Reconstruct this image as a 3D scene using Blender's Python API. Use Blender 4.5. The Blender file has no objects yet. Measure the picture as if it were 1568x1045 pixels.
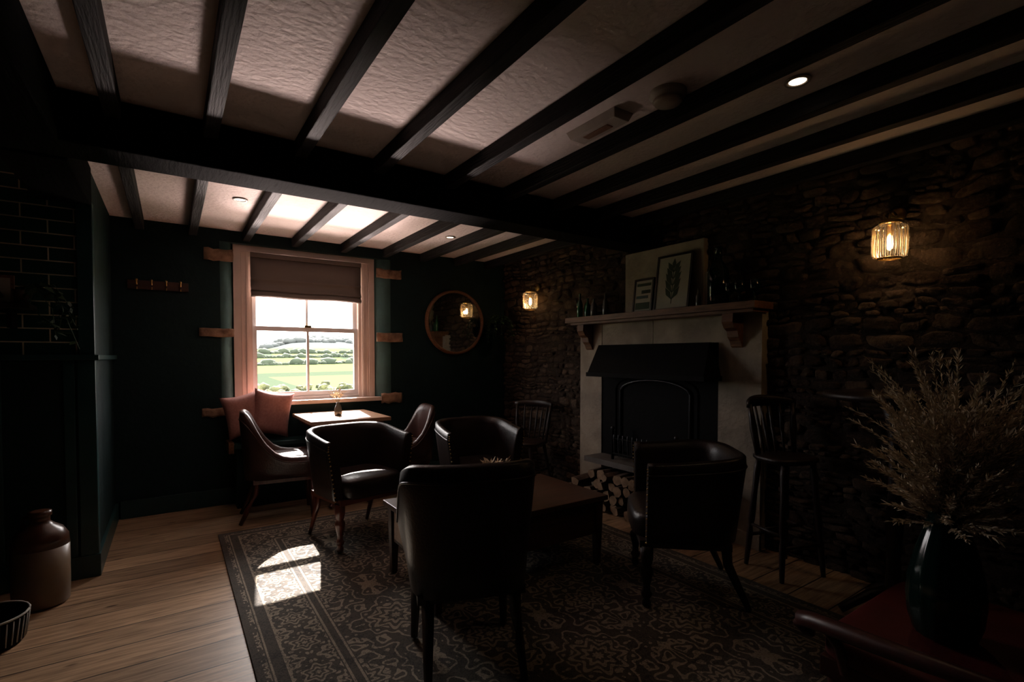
import bpy, bmesh, math, random
from mathutils import Vector, Matrix, Euler, noise
random.seed(7)
C = bpy.context
sc = C.scene
try:
    sc.view_settings.view_transform = 'Standard'
    sc.view_settings.look = 'None'
except Exception: pass
PI = math.pi

# ------------------------------------------------------------ materials
def nt(name):
    m = bpy.data.materials.new(name); m.use_nodes = True
    t = m.node_tree; b = t.nodes['Principled BSDF']
    return m, t, b
def N(t, typ, **k):
    n = t.nodes.new(typ)
    for a, v in k.items():
        if a in n.inputs: n.inputs[a].default_value = v
        else: setattr(n, a, v)
    return n
def sin(n, i, v): n.inputs[i].default_value = v
def L(t, a, ao, b, bi): t.links.new(a.outputs[ao], b.inputs[bi])
def col4(c): return (c[0], c[1], c[2], 1)
def coords(t, scale=(1,1,1), kind='Object', loc=(0,0,0)):
    tc = N(t, 'ShaderNodeTexCoord'); mp = N(t, 'ShaderNodeMapping')
    sin(mp, 'Scale', scale); sin(mp,'Location',loc); L(t, tc, kind, mp, 'Vector'); return mp
def mat(name, c, rough=.6, metal=0, c2=None, nscale=8, stretch=(1,1,1), bump=0, bscale=40, emis=None, es=0, spec=.5, bdist=.01):
    m, t, b = nt(name)
    sin(b,'Base Color', col4(c)); sin(b,'Roughness', rough); sin(b,'Metallic', metal)
    sin(b,'Specular IOR Level', spec)
    mp = coords(t, stretch)
    if c2 is None: c2 = tuple(x*.75 for x in c)
    nz = N(t,'ShaderNodeTexNoise'); sin(nz,'Scale',nscale); sin(nz,'Detail',6)
    L(t,mp,0,nz,'Vector')
    r = N(t,'ShaderNodeValToRGB'); r.color_ramp.elements[0].position=.35; r.color_ramp.elements[1].position=.65
    r.color_ramp.elements[0].color=col4(c2); r.color_ramp.elements[1].color=col4(c)
    L(t,nz,'Fac',r,'Fac'); L(t,r,'Color',b,'Base Color')
    if bump:
        n2 = N(t,'ShaderNodeTexNoise'); sin(n2,'Scale',bscale); sin(n2,'Detail',4); L(t,mp,0,n2,'Vector')
        bp = N(t,'ShaderNodeBump'); sin(bp,'Strength',bump); sin(bp,'Distance',bdist)
        L(t,n2,'Fac',bp,'Height'); L(t,bp,'Normal',b,'Normal')
    if emis:
        sin(b,'Emission Color',col4(emis)); sin(b,'Emission Strength',es)
    return m
M = {}
M['teal'] = mat('teal_paint',(.007,.022,.023),.65,bump=.3,bscale=25,spec=.2)
M['reveal'] = mat('teal_reveal_lit',(.055,.115,.11),.6,bump=.4,bscale=14,spec=.3)  # wall teal made paler, window light on the reveal put into the colour
M['tealtrim'] = mat('teal_gloss',(.014,.050,.050),.35,spec=.4)
M['black'] = mat('black_beam',(.005,.0045,.0045),.85,c2=(.003,.003,.003),stretch=(4,.6,4),bump=.6,bscale=14,spec=.03)
M['joist'] = mat('joist_paint',(.020,.0175,.0165),.7,c2=(.010,.009,.009),stretch=(8,.6,8),bump=.6,bscale=14,spec=.12)
M['plaster'] = mat('ceiling_plaster',(.66,.56,.52),.9,c2=(.59,.49,.455),nscale=2,bump=1,bscale=34,bdist=.009)
M['stonecream'] = mat('limestone',(.38,.32,.245),.85,c2=(.24,.20,.155),nscale=5,bump=.6,bscale=30)
M['iron'] = mat('cast_iron',(.005,.005,.005),.75,metal=0,bump=.2,spec=.1)
M['irongrey'] = mat('worn_iron',(.07,.07,.075),.35,metal=.7)
M['mantelwood'] = mat('mantel_wood',(.20,.085,.04),.5,c2=(.11,.045,.02),stretch=(8,1,8),bump=.3)
M['leather'] = mat('dark_leather',(.016,.0075,.006),.36,c2=(.010,.005,.004),bump=.35,bscale=90,bdist=.004,spec=.4)
M['leathertan'] = mat('brown_leather',(.050,.019,.014),.32,c2=(.033,.012,.009),bump=.35,bscale=90,bdist=.004)
M['darkwood'] = mat('dark_wood',(.022,.009,.006),.42,c2=(.012,.005,.004),stretch=(6,6,1),bump=.2)
M['redwood'] = mat('mahogany',(.12,.032,.018),.35,c2=(.07,.018,.01),stretch=(6,6,1))
M['redrail'] = mat('dark_mahogany',(.055,.012,.009),.4,c2=(.035,.008,.006),stretch=(6,6,1))
M['oak'] = mat('oak_top',(.38,.21,.115),.34,c2=(.25,.13,.07),stretch=(1,9,9),nscale=5,bump=.15)
M['chestwood'] = mat('chest_wood',(.075,.027,.013),.4,c2=(.04,.015,.008),stretch=(1,9,9),nscale=5,bump=.15)
M['frame'] = mat('window_paint',(.68,.52,.45),.5,c2=(.60,.46,.40),nscale=3)
M['sash'] = mat('sash_white',(.64,.59,.58),.45,c2=(.58,.54,.53),nscale=3)
M['quoin'] = mat('sandstone_quoin',(.38,.22,.14),.9,c2=(.15,.08,.05),nscale=14,bump=.9,bscale=30)
M['pink'] = mat('pink_fabric',(.38,.17,.145),.9,c2=(.30,.13,.11),nscale=60,bump=.4,bscale=150,bdist=.003)
M['brass'] = mat('brass',(.55,.36,.14),.3,metal=1)
M['whiteplastic'] = mat('white_plastic',(.40,.33,.28),.5)
M['mirror'] = mat('mirror_glass',(.6,.6,.6),.03,metal=1,c2=(.58,.58,.58))
M['stoneware'] = mat('stoneware',(.20,.135,.085),.35,c2=(.15,.10,.06),nscale=4)
M['stonewaretop'] = mat('stoneware_glaze',(.07,.026,.013),.3)
M['red'] = mat('red_leather',(.095,.009,.008),.55,c2=(.065,.006,.005),bump=.3,bscale=90,bdist=.004,spec=.3)
M['straw'] = mat('dried_grass',(.46,.37,.25),.9,c2=(.33,.26,.17),nscale=30)
M['straw2'] = mat('dried_seed',(.80,.67,.50),.95,c2=(.58,.47,.34),nscale=60)
M['greenglass'] = mat('green_glass',(.01,.09,.03),.1,spec=.8)
M['darkglass'] = mat('dark_glass',(.004,.016,.013),.12,spec=.4)
M['clearglassy'] = mat('smoked_glass',(.10,.10,.09),.1,spec=.8)
M['bark'] = mat('log_bark',(.10,.06,.04),.95,c2=(.05,.03,.02),bump=1,bscale=30)
M['logend'] = mat('log_end',(.36,.24,.15),.9,c2=(.22,.14,.085),nscale=20)
M['paper'] = mat('print_paper',(.42,.39,.32),.8,c2=(.38,.35,.29))
M['ink'] = mat('print_ink',(.05,.07,.05),.8)
M['leaf'] = mat('leaf_green',(.02,.06,.015),.6,c2=(.01,.035,.01))
M['white'] = mat('white_stripe',(.4,.38,.34),.7)
M['hearth'] = mat('slate_slab',(.12,.105,.095),.6,c2=(.08,.07,.06),bump=.6,bscale=20)
M['hedge'] = mat('hedge_leaves',(.13,.14,.055),.9,c2=(.035,.046,.02),nscale=5,bump=1,bscale=9,bdist=.1)
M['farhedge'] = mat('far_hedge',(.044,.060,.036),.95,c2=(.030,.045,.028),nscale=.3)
M['wood'] = mat('hazed_woodland',(.080,.090,.086),.95,c2=(.062,.074,.072),nscale=.1)  # far hedge and woodland colours lightened to stand in for distance haze
M['bulb'] = mat('lamp_filament',(1,.7,.35),.5,emis=(1,.70,.36),es=14)
M['led'] = mat('downlight_lens',(1,.8,.6),.5,emis=(1,.80,.58),es=5)

def m_stone():
    m,t,b = nt('rubble_stone')
    at = N(t,'ShaderNodeAttribute'); at.attribute_name='tone'
    mp = coords(t)
    nz=N(t,'ShaderNodeTexNoise'); sin(nz,'Scale',14); sin(nz,'Detail',10); sin(nz,'Roughness',.7); L(t,mp,0,nz,'Vector')
    r=N(t,'ShaderNodeValToRGB'); e=r.color_ramp.elements
    e[0].color=(.016,.012,.011,1); e[1].color=(.19,.13,.092,1); e.new(.5).color=(.068,.047,.035,1)
    ma=N(t,'ShaderNodeMath'); ma.operation='MULTIPLY_ADD'; sin(ma,1,.6); L(t,nz,'Fac',ma,0)
    m2=N(t,'ShaderNodeMath'); m2.operation='MULTIPLY'; sin(m2,1,.42); L(t,at,'Fac',m2,0); L(t,m2,0,ma,2)
    L(t,ma,0,r,'Fac'); L(t,r,'Color',b,'Base Color'); sin(b,'Roughness',.95); sin(b,'Specular IOR Level',.12)
    n2=N(t,'ShaderNodeTexNoise'); sin(n2,'Scale',34); sin(n2,'Detail',8); sin(n2,'Roughness',.68); L(t,mp,0,n2,'Vector')
    bp=N(t,'ShaderNodeBump'); sin(bp,'Strength',1); sin(bp,'Distance',.024); L(t,n2,'Fac',bp,'Height'); L(t,bp,'Normal',b,'Normal')
    return m
M['stone']=m_stone()
M['mortar']=mat('mortar',(.045,.032,.024),.95,bump=.8,bscale=60,spec=.1)

def m_floor():
    m,t,b=nt('pine_boards')
    mp=coords(t,loc=(12.3,.05,0))
    br=N(t,'ShaderNodeTexBrick'); br.offset=.06; br.offset_frequency=2
    sin(br,'Scale',1); sin(br,'Brick Width',30); sin(br,'Row Height',.20); sin(br,'Mortar Size',.0038); sin(br,'Mortar Smooth',.2)
    sin(br,'Color1',(.46,.31,.195,1)); sin(br,'Color2',(.46,.31,.195,1)); sin(br,'Mortar',(.03,.016,.009,1)); sin(br,'Bias',0)
    L(t,mp,0,br,'Vector')
    # tone per board
    sp=N(t,'ShaderNodeSeparateXYZ'); L(t,mp,0,sp,0)
    dv=N(t,'ShaderNodeMath'); dv.operation='DIVIDE'; sin(dv,1,.20); L(t,sp,'Y',dv,0)
    fl=N(t,'ShaderNodeMath'); fl.operation='FLOOR'; L(t,dv,0,fl,0)
    wn=N(t,'ShaderNodeTexWhiteNoise'); wn.noise_dimensions='1D'; L(t,fl,0,wn,'W')
    mr=N(t,'ShaderNodeMapRange'); sin(mr,'To Min',.74); sin(mr,'To Max',1.08); L(t,wn,'Value',mr,0)
    mt=N(t,'ShaderNodeMixRGB'); mt.blend_type='MULTIPLY'; sin(mt,0,1); L(t,br,'Color',mt,1); L(t,mr,0,mt,2)
    mp2=coords(t,(1.0,15,1)); nz=N(t,'ShaderNodeTexNoise'); sin(nz,'Scale',4); sin(nz,'Detail',9); sin(nz,'Distortion',.9); L(t,mp2,0,nz,'Vector')
    r=N(t,'ShaderNodeValToRGB'); r.color_ramp.elements[0].color=(.50,.43,.37,1); r.color_ramp.elements[0].position=.33; r.color_ramp.elements[1].color=(1.12,1.07,1,1); r.color_ramp.elements[1].position=.62
    L(t,nz,'Fac',r,'Fac')
    mx=N(t,'ShaderNodeMixRGB'); mx.blend_type='MULTIPLY'; sin(mx,0,1); L(t,mt,'Color',mx,1); L(t,r,'Color',mx,2)
    mp3=coords(t,(1.5,4,1)); vo=N(t,'ShaderNodeTexVoronoi'); sin(vo,'Scale',2.2); L(t,mp3,0,vo,'Vector')
    rk=N(t,'ShaderNodeValToRGB'); rk.color_ramp.elements[0].position=.05; rk.color_ramp.elements[0].color=(.22,.14,.10,1); rk.color_ramp.elements[1].position=.11; rk.color_ramp.elements[1].color=(1,1,1,1)
    L(t,vo,'Distance',rk,'Fac')
    mx2=N(t,'ShaderNodeMixRGB'); mx2.blend_type='MULTIPLY'; sin(mx2,0,1); L(t,mx,0,mx2,1); L(t,rk,'Color',mx2,2)
    L(t,mx2,0,b,'Base Color'); sin(b,'Roughness',.42)
    bp=N(t,'ShaderNodeBump'); sin(bp,'Strength',.6); sin(bp,'Distance',.004)
    inv=N(t,'ShaderNodeMath'); inv.operation='SUBTRACT'; sin(inv,0,1.0); L(t,br,'Fac',inv,1); L(t,inv,0,bp,'Height'); L(t,bp,'Normal',b,'Normal')
    return m
M['floor']=m_floor()

def m_brick():
    m,t,b=nt('glazed_green_brick')
    tc=N(t,'ShaderNodeTexCoord'); sp=N(t,'ShaderNodeSeparateXYZ'); cb=N(t,'ShaderNodeCombineXYZ')
    L(t,tc,'Object',sp,0); L(t,sp,'X',cb,'X'); L(t,sp,'Z',cb,'Y')
    br=N(t,'ShaderNodeTexBrick'); sin(br,'Scale',1); sin(br,'Brick Width',.22); sin(br,'Row Height',.075); sin(br,'Mortar Size',.0035)
    sin(br,'Color1',(.020,.060,.050,1)); sin(br,'Color2',(.010,.034,.029,1)); sin(br,'Mortar',(.50,.42,.31,1))
    L(t,cb,0,br,'Vector'); L(t,br,'Color',b,'Base Color'); sin(b,'Roughness',.15)
    bp=N(t,'ShaderNodeBump'); sin(bp,'Strength',.8); sin(bp,'Distance',.006)
    inv=N(t,'ShaderNodeMath'); inv.operation='SUBTRACT'; sin(inv,0,1.0); L(t,br,'Fac',inv,1); L(t,inv,0,bp,'Height'); L(t,bp,'Normal',b,'Normal')
    return m
M['brick']=m_brick()

RX0,RX1,RY0,RY1=.26,2.68,.55,4.07
def m_rug():
    m,t,b=nt('oriental_rug')
    tc=N(t,'ShaderNodeTexCoord'); sp=N(t,'ShaderNodeSeparateXYZ'); L(t,tc,'Object',sp,0)
    hw=(RX1-RX0)/2; hh=(RY1-RY0)/2
    def mm(op,a,bv=None,c=None):
        n=N(t,'ShaderNodeMath'); n.operation=op
        for i,x in enumerate((a,bv,c)):
            if x is None: continue
            if isinstance(x,(int,float)): n.inputs[i].default_value=x
            else: t.links.new(x,n.inputs[i])
        return n.outputs[0]
    ax=mm('ABSOLUTE',sp.outputs['X']); ay=mm('ABSOLUTE',sp.outputs['Y'])
    d=mm('MINIMUM',mm('SUBTRACT',hw,ax),mm('SUBTRACT',hh,ay))
    def motif(P,Q,sc_,bands,petals,pr):
        px=mm('PINGPONG',ax,P); py=mm('PINGPONG',ay,Q)
        cb=N(t,'ShaderNodeCombineXYZ'); t.links.new(px,cb.inputs[0]); t.links.new(py,cb.inputs[1])
        nz=N(t,'ShaderNodeTexNoise'); sin(nz,'Scale',sc_); sin(nz,'Detail',1.5); L(t,cb,0,nz,'Vector')
        fr=mm('FRACT',mm('MULTIPLY',nz.outputs[0],bands))
        vine=mm('LESS_THAN',mm('ABSOLUTE',mm('SUBTRACT',fr,.5)),.17)
        def ros(ox,oy,R):
            dx=mm('SUBTRACT',px,ox); dy=mm('SUBTRACT',py,oy)
            r=mm('SQRT',mm('ADD',mm('MULTIPLY',dx,dx),mm('MULTIPLY',dy,dy)))
            th=mm('ARCTAN2',dy,dx)
            rr=mm('MULTIPLY',r,mm('ADD',1.0,mm('MULTIPLY',mm('COSINE',mm('MULTIPLY',th,petals)),.20)))
            ring=mm('GREATER_THAN',mm('SINE',mm('MULTIPLY',rr,2*PI/(R*.36))),.05)
            ins=mm('LESS_THAN',rr,R)
            return ring,ins
        pat=vine
        for ox,oy,R in ((0,0,pr),(P,Q,pr*.8)):
            ring,ins=ros(ox,oy,R)
            pat=mm('ADD',mm('MULTIPLY',pat,mm('SUBTRACT',1,ins)),mm('MULTIPLY',ring,ins))
        return pat
    field=motif(.29,.40,9,7,8,.12)
    bord=motif(.125,.125,16,4,6,.062)
    inb=mm('LESS_THAN',d,.36)
    pat=mm('ADD',mm('MULTIPLY',bord,inb),mm('MULTIPLY',field,mm('SUBTRACT',1,inb)))
    def line(c,w): return mm('LESS_THAN',mm('ABSOLUTE',mm('SUBTRACT',d,c)),w)
    gap=mm('MAXIMUM',line(.335,.03),line(.085,.035)); pat=mm('MULTIPLY',pat,mm('SUBTRACT',1,gap))
    lines=mm('MAXIMUM',mm('MAXIMUM',line(.355,.005),line(.315,.005)),mm('MAXIMUM',line(.115,.005),line(.06,.004)))
    pat=mm('MAXIMUM',pat,lines)
    pat=mm('MULTIPLY',pat,mm('GREATER_THAN',d,.03))
    n2=N(t,'ShaderNodeTexNoise'); sin(n2,'Scale',7); sin(n2,'Detail',10); sin(n2,'Roughness',.75); L(t,tc,'Object',n2,'Vector')
    n3=N(t,'ShaderNodeTexNoise'); sin(n3,'Scale',150); sin(n3,'Detail',2); L(t,tc,'Object',n3,'Vector')
    wear=mm('MULTIPLY',mm('ADD',n2.outputs[0],n3.outputs[0]),1.0); wear=mm('POWER',wear,4.0)
    wear=mm('MINIMUM',mm('MULTIPLY',wear,.9),1.0)
    pat=mm('ADD',mm('MULTIPLY',pat,mm('MULTIPLY',wear,.85)),mm('MULTIPLY',wear,.22))
    mx=N(t,'ShaderNodeMixRGB'); t.links.new(pat,mx.inputs[0]); sin(mx,1,(.032,.033,.036,1)); sin(mx,2,(.33,.28,.215,1))
    L(t,mx,0,b,'Base Color'); sin(b,'Roughness',.95); sin(b,'Specular IOR Level',.1)
    bp=N(t,'ShaderNodeBump'); sin(bp,'Strength',.5); sin(bp,'Distance',.004); L(t,n3,'Fac',bp,'Height'); L(t,bp,'Normal',b,'Normal')
    return m
M['rug']=m_rug()

def m_pane(name,tint=(1,1,1),f=.06,rough=.02,tl=0):
    m=bpy.data.materials.new(name); m.use_nodes=True; t=m.node_tree
    t.nodes.remove(t.nodes['Principled BSDF']); o=t.nodes['Material Output']
    tr=N(t,'ShaderNodeBsdfTransparent'); sin(tr,0,col4(tint)); g=N(t,'ShaderNodeBsdfGlossy'); sin(g,'Roughness',rough)
    mx=N(t,'ShaderNodeMixShader'); sin(mx,0,f); L(t,tr,0,mx,1); L(t,g,0,mx,2)
    if tl:
        q=N(t,'ShaderNodeBsdfTranslucent'); sin(q,0,(.9,.85,.75,1)); m2=N(t,'ShaderNodeMixShader'); sin(m2,0,tl); L(t,mx,0,m2,1); L(t,q,0,m2,2); mx=m2
    L(t,mx,0,o,'Surface'); return m
M['pane']=m_pane('window_pane',f=.04)
M['fluted']=m_pane('fluted_glass',(.93,.88,.78),.30,.10,.03)
def m_trans(name,c,f=.25):
    m,t,b=nt(name); sin(b,'Base Color',col4(c)); sin(b,'Roughness',.9); o=t.nodes['Material Output']
    tl=N(t,'ShaderNodeBsdfTranslucent'); sin(tl,0,col4(c)); mx=N(t,'ShaderNodeMixShader'); sin(mx,0,f)
    mp=coords(t,(200,200,200)); nz=N(t,'ShaderNodeTexNoise'); sin(nz,'Scale',3); L(t,mp,0,nz,0)
    bp=N(t,'ShaderNodeBump'); sin(bp,'Strength',.3); sin(bp,'Distance',.002); L(t,nz,0,bp,'Height'); L(t,bp,0,b,'Normal')
    L(t,b,0,mx,1); L(t,tl,0,mx,2); L(t,mx,0,o,'Surface'); return m
M['blind']=m_trans('blind_linen',(.17,.13,.112),.06)
def m_field():
    m,t,b=nt('farmland')
    mp=coords(t,(1,.35,0)); vo=N(t,'ShaderNodeTexVoronoi'); sin(vo,'Scale',.022); L(t,mp,0,vo,'Vector')
    r=N(t,'ShaderNodeValToRGB'); e=r.color_ramp.elements
    e[0].color=(.080,.108,.042,1); e[1].color=(.120,.130,.076,1); e.new(.5).color=(.090,.125,.046,1)
    sx=N(t,'ShaderNodeSeparateXYZ'); L(t,vo,'Color',sx,0); L(t,sx,0,r,'Fac')
    v2=N(t,'ShaderNodeTexVoronoi'); v2.feature='DISTANCE_TO_EDGE'; sin(v2,'Scale',.022); L(t,mp,0,v2,'Vector')
    lt=N(t,'ShaderNodeMath'); lt.operation='LESS_THAN'; sin(lt,1,.035); L(t,v2,'Distance',lt,0)
    mx=N(t,'ShaderNodeMixRGB'); L(t,lt,0,mx,0); L(t,r,'Color',mx,1); sin(mx,2,(.045,.060,.040,1))
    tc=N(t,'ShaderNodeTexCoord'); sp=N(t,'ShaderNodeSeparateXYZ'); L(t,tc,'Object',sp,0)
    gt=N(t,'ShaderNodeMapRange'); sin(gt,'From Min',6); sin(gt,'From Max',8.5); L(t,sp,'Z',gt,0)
    mx2=N(t,'ShaderNodeMixRGB'); L(t,gt,0,mx2,0); L(t,mx,0,mx2,1); sin(mx2,2,(.070,.080,.078,1))  # higher ground mixed to pale blue-grey, haze put into the hill colour
    L(t,mx2,0,b,'Base Color'); sin(b,'Roughness',1); sin(b,'Specular IOR Level',0); return m
M['field']=m_field()

# ------------------------------------------------------------ mesh builder
class MB:
    def __init__(s): s.bm=bmesh.new(); s.mats=[]
    def mi(s,m):
        m=M[m]
        if m not in s.mats: s.mats.append(m)
        return s.mats.index(m)
    def face(s,vs,mi,sm=True):
        try:
            f=s.bm.faces.new(vs); f.material_index=mi; f.smooth=sm; return f
        except ValueError: return None
    def hexa(s,P,m,sm=False):
        mi=s.mi(m); v=[s.bm.verts.new(p) for p in P]
        for q in ((0,3,2,1),(4,5,6,7),(0,1,5,4),(1,2,6,5),(2,3,7,6),(3,0,4,7)): s.face([v[i] for i in q],mi,sm)
    def box(s,x0,x1,y0,y1,z0,z1,m):
        s.hexa([(x0,y0,z0),(x1,y0,z0),(x1,y1,z0),(x0,y1,z0),(x0,y0,z1),(x1,y0,z1),(x1,y1,z1),(x0,y1,z1)],m)
    def boxr(s,c,d,rot,m):
        R=Euler(rot).to_matrix(); c=Vector(c); a,b,e=[k/2 for k in d]
        s.hexa([c+R@Vector(p) for p in ((-a,-b,-e),(a,-b,-e),(a,b,-e),(-a,b,-e),(-a,-b,e),(a,-b,e),(a,b,e),(-a,b,e))],m)
    def surf(s,g,m,cu=False,cv=False,flip=False,sm=True):
        mi=s.mi(m); V=[[s.bm.verts.new(p) for p in r] for r in g]; nr=len(V); nc=len(V[0])
        for i in range(nr if cu else nr-1):
            for j in range(nc if cv else nc-1):
                a,b,c,d=V[i][j],V[i][(j+1)%nc],V[(i+1)%nr][(j+1)%nc],V[(i+1)%nr][j]
                s.face([d,c,b,a] if flip else [a,b,c,d],mi,sm)
        return V
    def lathe(s,prof,m,c=(0,0,0),seg=20,R=None,flute=0,nf=0,cap=True):
        c=Vector(c); g=[]
        for r,z in prof:
            row=[]
            for k in range(seg):
                a=2*PI*k/seg; rr=r*(1+flute*(math.cos(a*nf) if nf else 0)); p=Vector((rr*math.cos(a),rr*math.sin(a),z))
                if R is not None: p=R@p
                row.append(c+p)
            g.append(row)
        V=s.surf(g,m,cv=True)
        if cap:
            mi=s.mi(m); s.face(list(reversed(V[0])),mi,False); s.face(V[-1],mi,False)
    def tube(s,pts,r,m,seg=8):
        pts=[Vector(p) for p in pts]; n=len(pts); rs=r if isinstance(r,(list,tuple)) else [r]*n
        g=[]; up=Vector((0,0,1))
        for i,p in enumerate(pts):
            d=(pts[min(i+1,n-1)]-pts[max(i-1,0)]).normalized()
            u=up if abs(d.dot(up))<.95 else Vector((1,0,0))
            a=d.cross(u).normalized(); b=d.cross(a)
            g.append([p+(a*math.cos(2*PI*k/seg)+b*math.sin(2*PI*k/seg))*rs[i] for k in range(seg)])
        V=s.surf(g,m,cv=True); mi=s.mi(m); s.face(list(reversed(V[0])),mi); s.face(V[-1],mi)
    def ball(s,c,r,m,sub=2,jit=0):
        mi=s.mi(m); c=Vector(c); r=(r,r,r) if isinstance(r,(int,float)) else r
        res=bmesh.ops.create_icosphere(s.bm,subdivisions=sub,radius=1)
        for v in res['verts']:
            k=1+jit*noise.noise(v.co*2.3+c*3.1)
            v.co=Vector((v.co.x*r[0]*k,v.co.y*r[1]*k,v.co.z*r[2]*k))+c
        for f in {f for v in res['verts'] for f in v.link_faces}: f.material_index=mi; f.smooth=True
    def done(s,name,loc=(0,0,0),rz=0,bevel=0,solid=0,rot=None,fixn=True):
        if fixn: bmesh.ops.recalc_face_normals(s.bm,faces=s.bm.faces)
        me=bpy.data.meshes.new(name); s.bm.to_mesh(me); s.bm.free()
        for m in s.mats: me.materials.append(m)
        o=bpy.data.objects.new(name,me); C.collection.objects.link(o); o.location=loc
        o.rotation_euler=rot if rot else (0,0,rz)
        if bevel:
            md=o.modifiers.new('bevel','BEVEL'); md.width=bevel; md.segments=2; md.limit_method='ANGLE'; md.angle_limit=math.radians(50)
        return o

H=2.35; WX=3.25; BY=4.92; LX=-1.9; FY=-1.7; RZ=.0165
# ------------------------------------------------------------ room shell
b=MB(); b.box(LX-.1,WX+.25,FY-.1,BY+.2,-.1,0,'floor'); b.done('floor')
b=MB(); b.box(LX-.1,WX+.25,FY-.1,BY+.2,H,H+.1,'plaster'); b.done('ceiling')
b=MB(); b.box(LX-.1,LX,FY,BY+.2,0,H,'teal'); b.done('wall_left')
b=MB(); b.box(LX-.1,WX+.25,FY-.1,FY,0,H,'teal'); b.done('wall_rear')
OX0,OX1=.355,1.86; FX0,FX1=.46,1.71; ZS,ZT=.84,2.25
b=MB()
b.box(LX,OX0,BY,BY+.24,0,H,'teal'); b.box(OX1,WX+.2,BY,BY+.24,0,H,'teal')
b.box(OX0,OX1,BY,BY+.24,0,ZS,'teal'); b.box(OX0,OX1,BY,BY+.24,ZT,H,'teal')
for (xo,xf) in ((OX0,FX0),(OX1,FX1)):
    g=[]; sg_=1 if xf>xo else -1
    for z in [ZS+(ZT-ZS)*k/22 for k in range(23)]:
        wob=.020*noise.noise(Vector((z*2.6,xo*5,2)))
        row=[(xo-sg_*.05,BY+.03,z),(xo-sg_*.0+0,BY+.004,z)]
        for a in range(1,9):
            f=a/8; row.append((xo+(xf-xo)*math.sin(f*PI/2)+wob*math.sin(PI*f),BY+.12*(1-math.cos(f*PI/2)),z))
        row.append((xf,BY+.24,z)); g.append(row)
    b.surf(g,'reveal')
b.done('wall_back',fixn=False)
# rubble stone wall: wandering courses of irregular small stones
b=MB(); b.box(WX,WX+.25,FY,BY,0,H,'mortar')
me_t=b.bm.verts.layers.float.new('tone')
mi=b.mi('stone'); z=-.05
def warp(y,z): return .045*noise.noise(Vector((y*1.1,z*1.3,4)))+.026*noise.noise(Vector((y*4.2,z*3.0,9)))
while z<H+.05:
    rh=random.choice((.032,.04,.05,.06,.07,.085,.10))*random.uniform(.85,1.15)
    y=FY+random.uniform(-.2,0)
    while y<BY:
        w=rh*random.uniform(.8,2.6)+.02; y1=min(y+w,BY-.001); y0=max(y,FY)
        if y1-y0>.02:
            parts=[(z,z+rh)]
            if rh>.065 and random.random()<.4:
                q=z+rh*random.uniform(.35,.65); parts=[(z,q),(q,z+rh)]
            for (za,zb_) in parts:
                tone=random.random(); dep=random.uniform(.010,.034); tx=random.uniform(-.010,.010); tz=random.uniform(-.010,.010)
                sk=random.uniform(-.4,.4); tl=random.uniform(-.12,.12); ny,nz_=8,6; V=[]
                for i in range(nz_+1):
                    row=[]
                    for j in range(ny+1):
                        u=j/ny; v=i/nz_; uu=u*2-1; vv=v*2-1
                        e=max(0,(1-abs(uu)**6)*(1-abs(vv)**4.5))
                        hh=zb_-za; yy=y0+.002+(y1-y0-.004)*u+sk*hh*vv*.5; z2=za+.0015+(hh-.003)*v+tl*(y1-y0)*uu*.4
                        cr=.15*abs(uu)**2.5*abs(vv)**2.5
                        yy-=uu*cr*min(y1-y0,.08); z2-=vv*cr*hh*1.2
                        z2+=.009*noise.noise(Vector((yy*20,z2*20,tone*20))); yy+=.012*noise.noise(Vector((yy*18,z2*20,tone*20+7)))
                        z2+=warp(yy,z2)
                        z2=min(max(z2,0),H); yy=min(max(yy,FY),BY-.001)
                        row.append(b.bm.verts.new((WX+.006-(dep+tx*uu+tz*vv)*e**.5-(.012*noise.noise(Vector((yy*9,z2*13,tone*20)))+.011*noise.noise(Vector((yy*38,z2*42,3))))*e,yy,z2)))
                    V.append(row)
                for r in V:
                    for v_ in r: v_[me_t]=tone
                for i in range(nz_):
                    for j in range(ny):
                        try:
                            f=b.bm.faces.new((V[i][j],V[i+1][j],V[i+1][j+1],V[i][j+1])); f.material_index=mi; f.smooth=True
                        except ValueError: pass
        y+=w
    z+=rh
b.done('wall_right',fixn=False)

CBX,CBY=-.37,3.74
b=MB(); b.box(LX,CBX,CBY+.012,BY,1.27,2.35,'teal'); b.box(LX,CBX-.02,CBY,CBY+.012,1.27,2.35,'brick'); b.done('wall_brick_alcove')
b=MB(); b.box(LX,CBX,CBY-.005,BY,0,1.25,'teal'); b.box(LX,CBX+.03,CBY-.035,BY,1.25,1.28,'tealtrim')
b.box(CBX-.06,CBX+.012,CBY-.02,CBY+.05,1.28,2.15,'tealtrim')
b.box(CBX-.07,CBX+.012,CBY-.02,CBY+.05,.12,1.25,'tealtrim')
for k in range(5):
    x=CBX-.08-k*.30; b.box(x-.05,x,CBY-.018,CBY,.12,1.25,'tealtrim')
b.box(LX,CBX+.02,CBY-.03,BY,0,.13,'tealtrim'); b.done('trim_dado_panel',bevel=.004)
b=MB(); b.box(CBX+.03,WX-.05,BY-.02,BY,0,.14,'tealtrim'); b.done('baseboard_back',bevel=.004)

b=MB(); b.box(LX,WX-.05,2.70,2.93,2.14,H,'black'); b.done('ceiling_beam',bevel=.008)
b=MB(); b.box(-.60,-.36,FY,2.70,2.13,H,'black'); b.box(-.60,-.36,2.93,CBY-.0,2.13,H,'black'); b.done('ceiling_beam',bevel=.008)
for x in [-1.42,-1.0,-.186,.166,.555,.954,1.388,1.80,2.21,2.61,3.0]:
    w=.029
    b=MB(); b.box(x-w,x+w,FY,2.70,H-.08,H,'joist')
    if x>-.3: b.box(x-w,x+w,2.93,BY,H-.08,H,'joist')
    b.done('ceiling_joist',bevel=.005)

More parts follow.
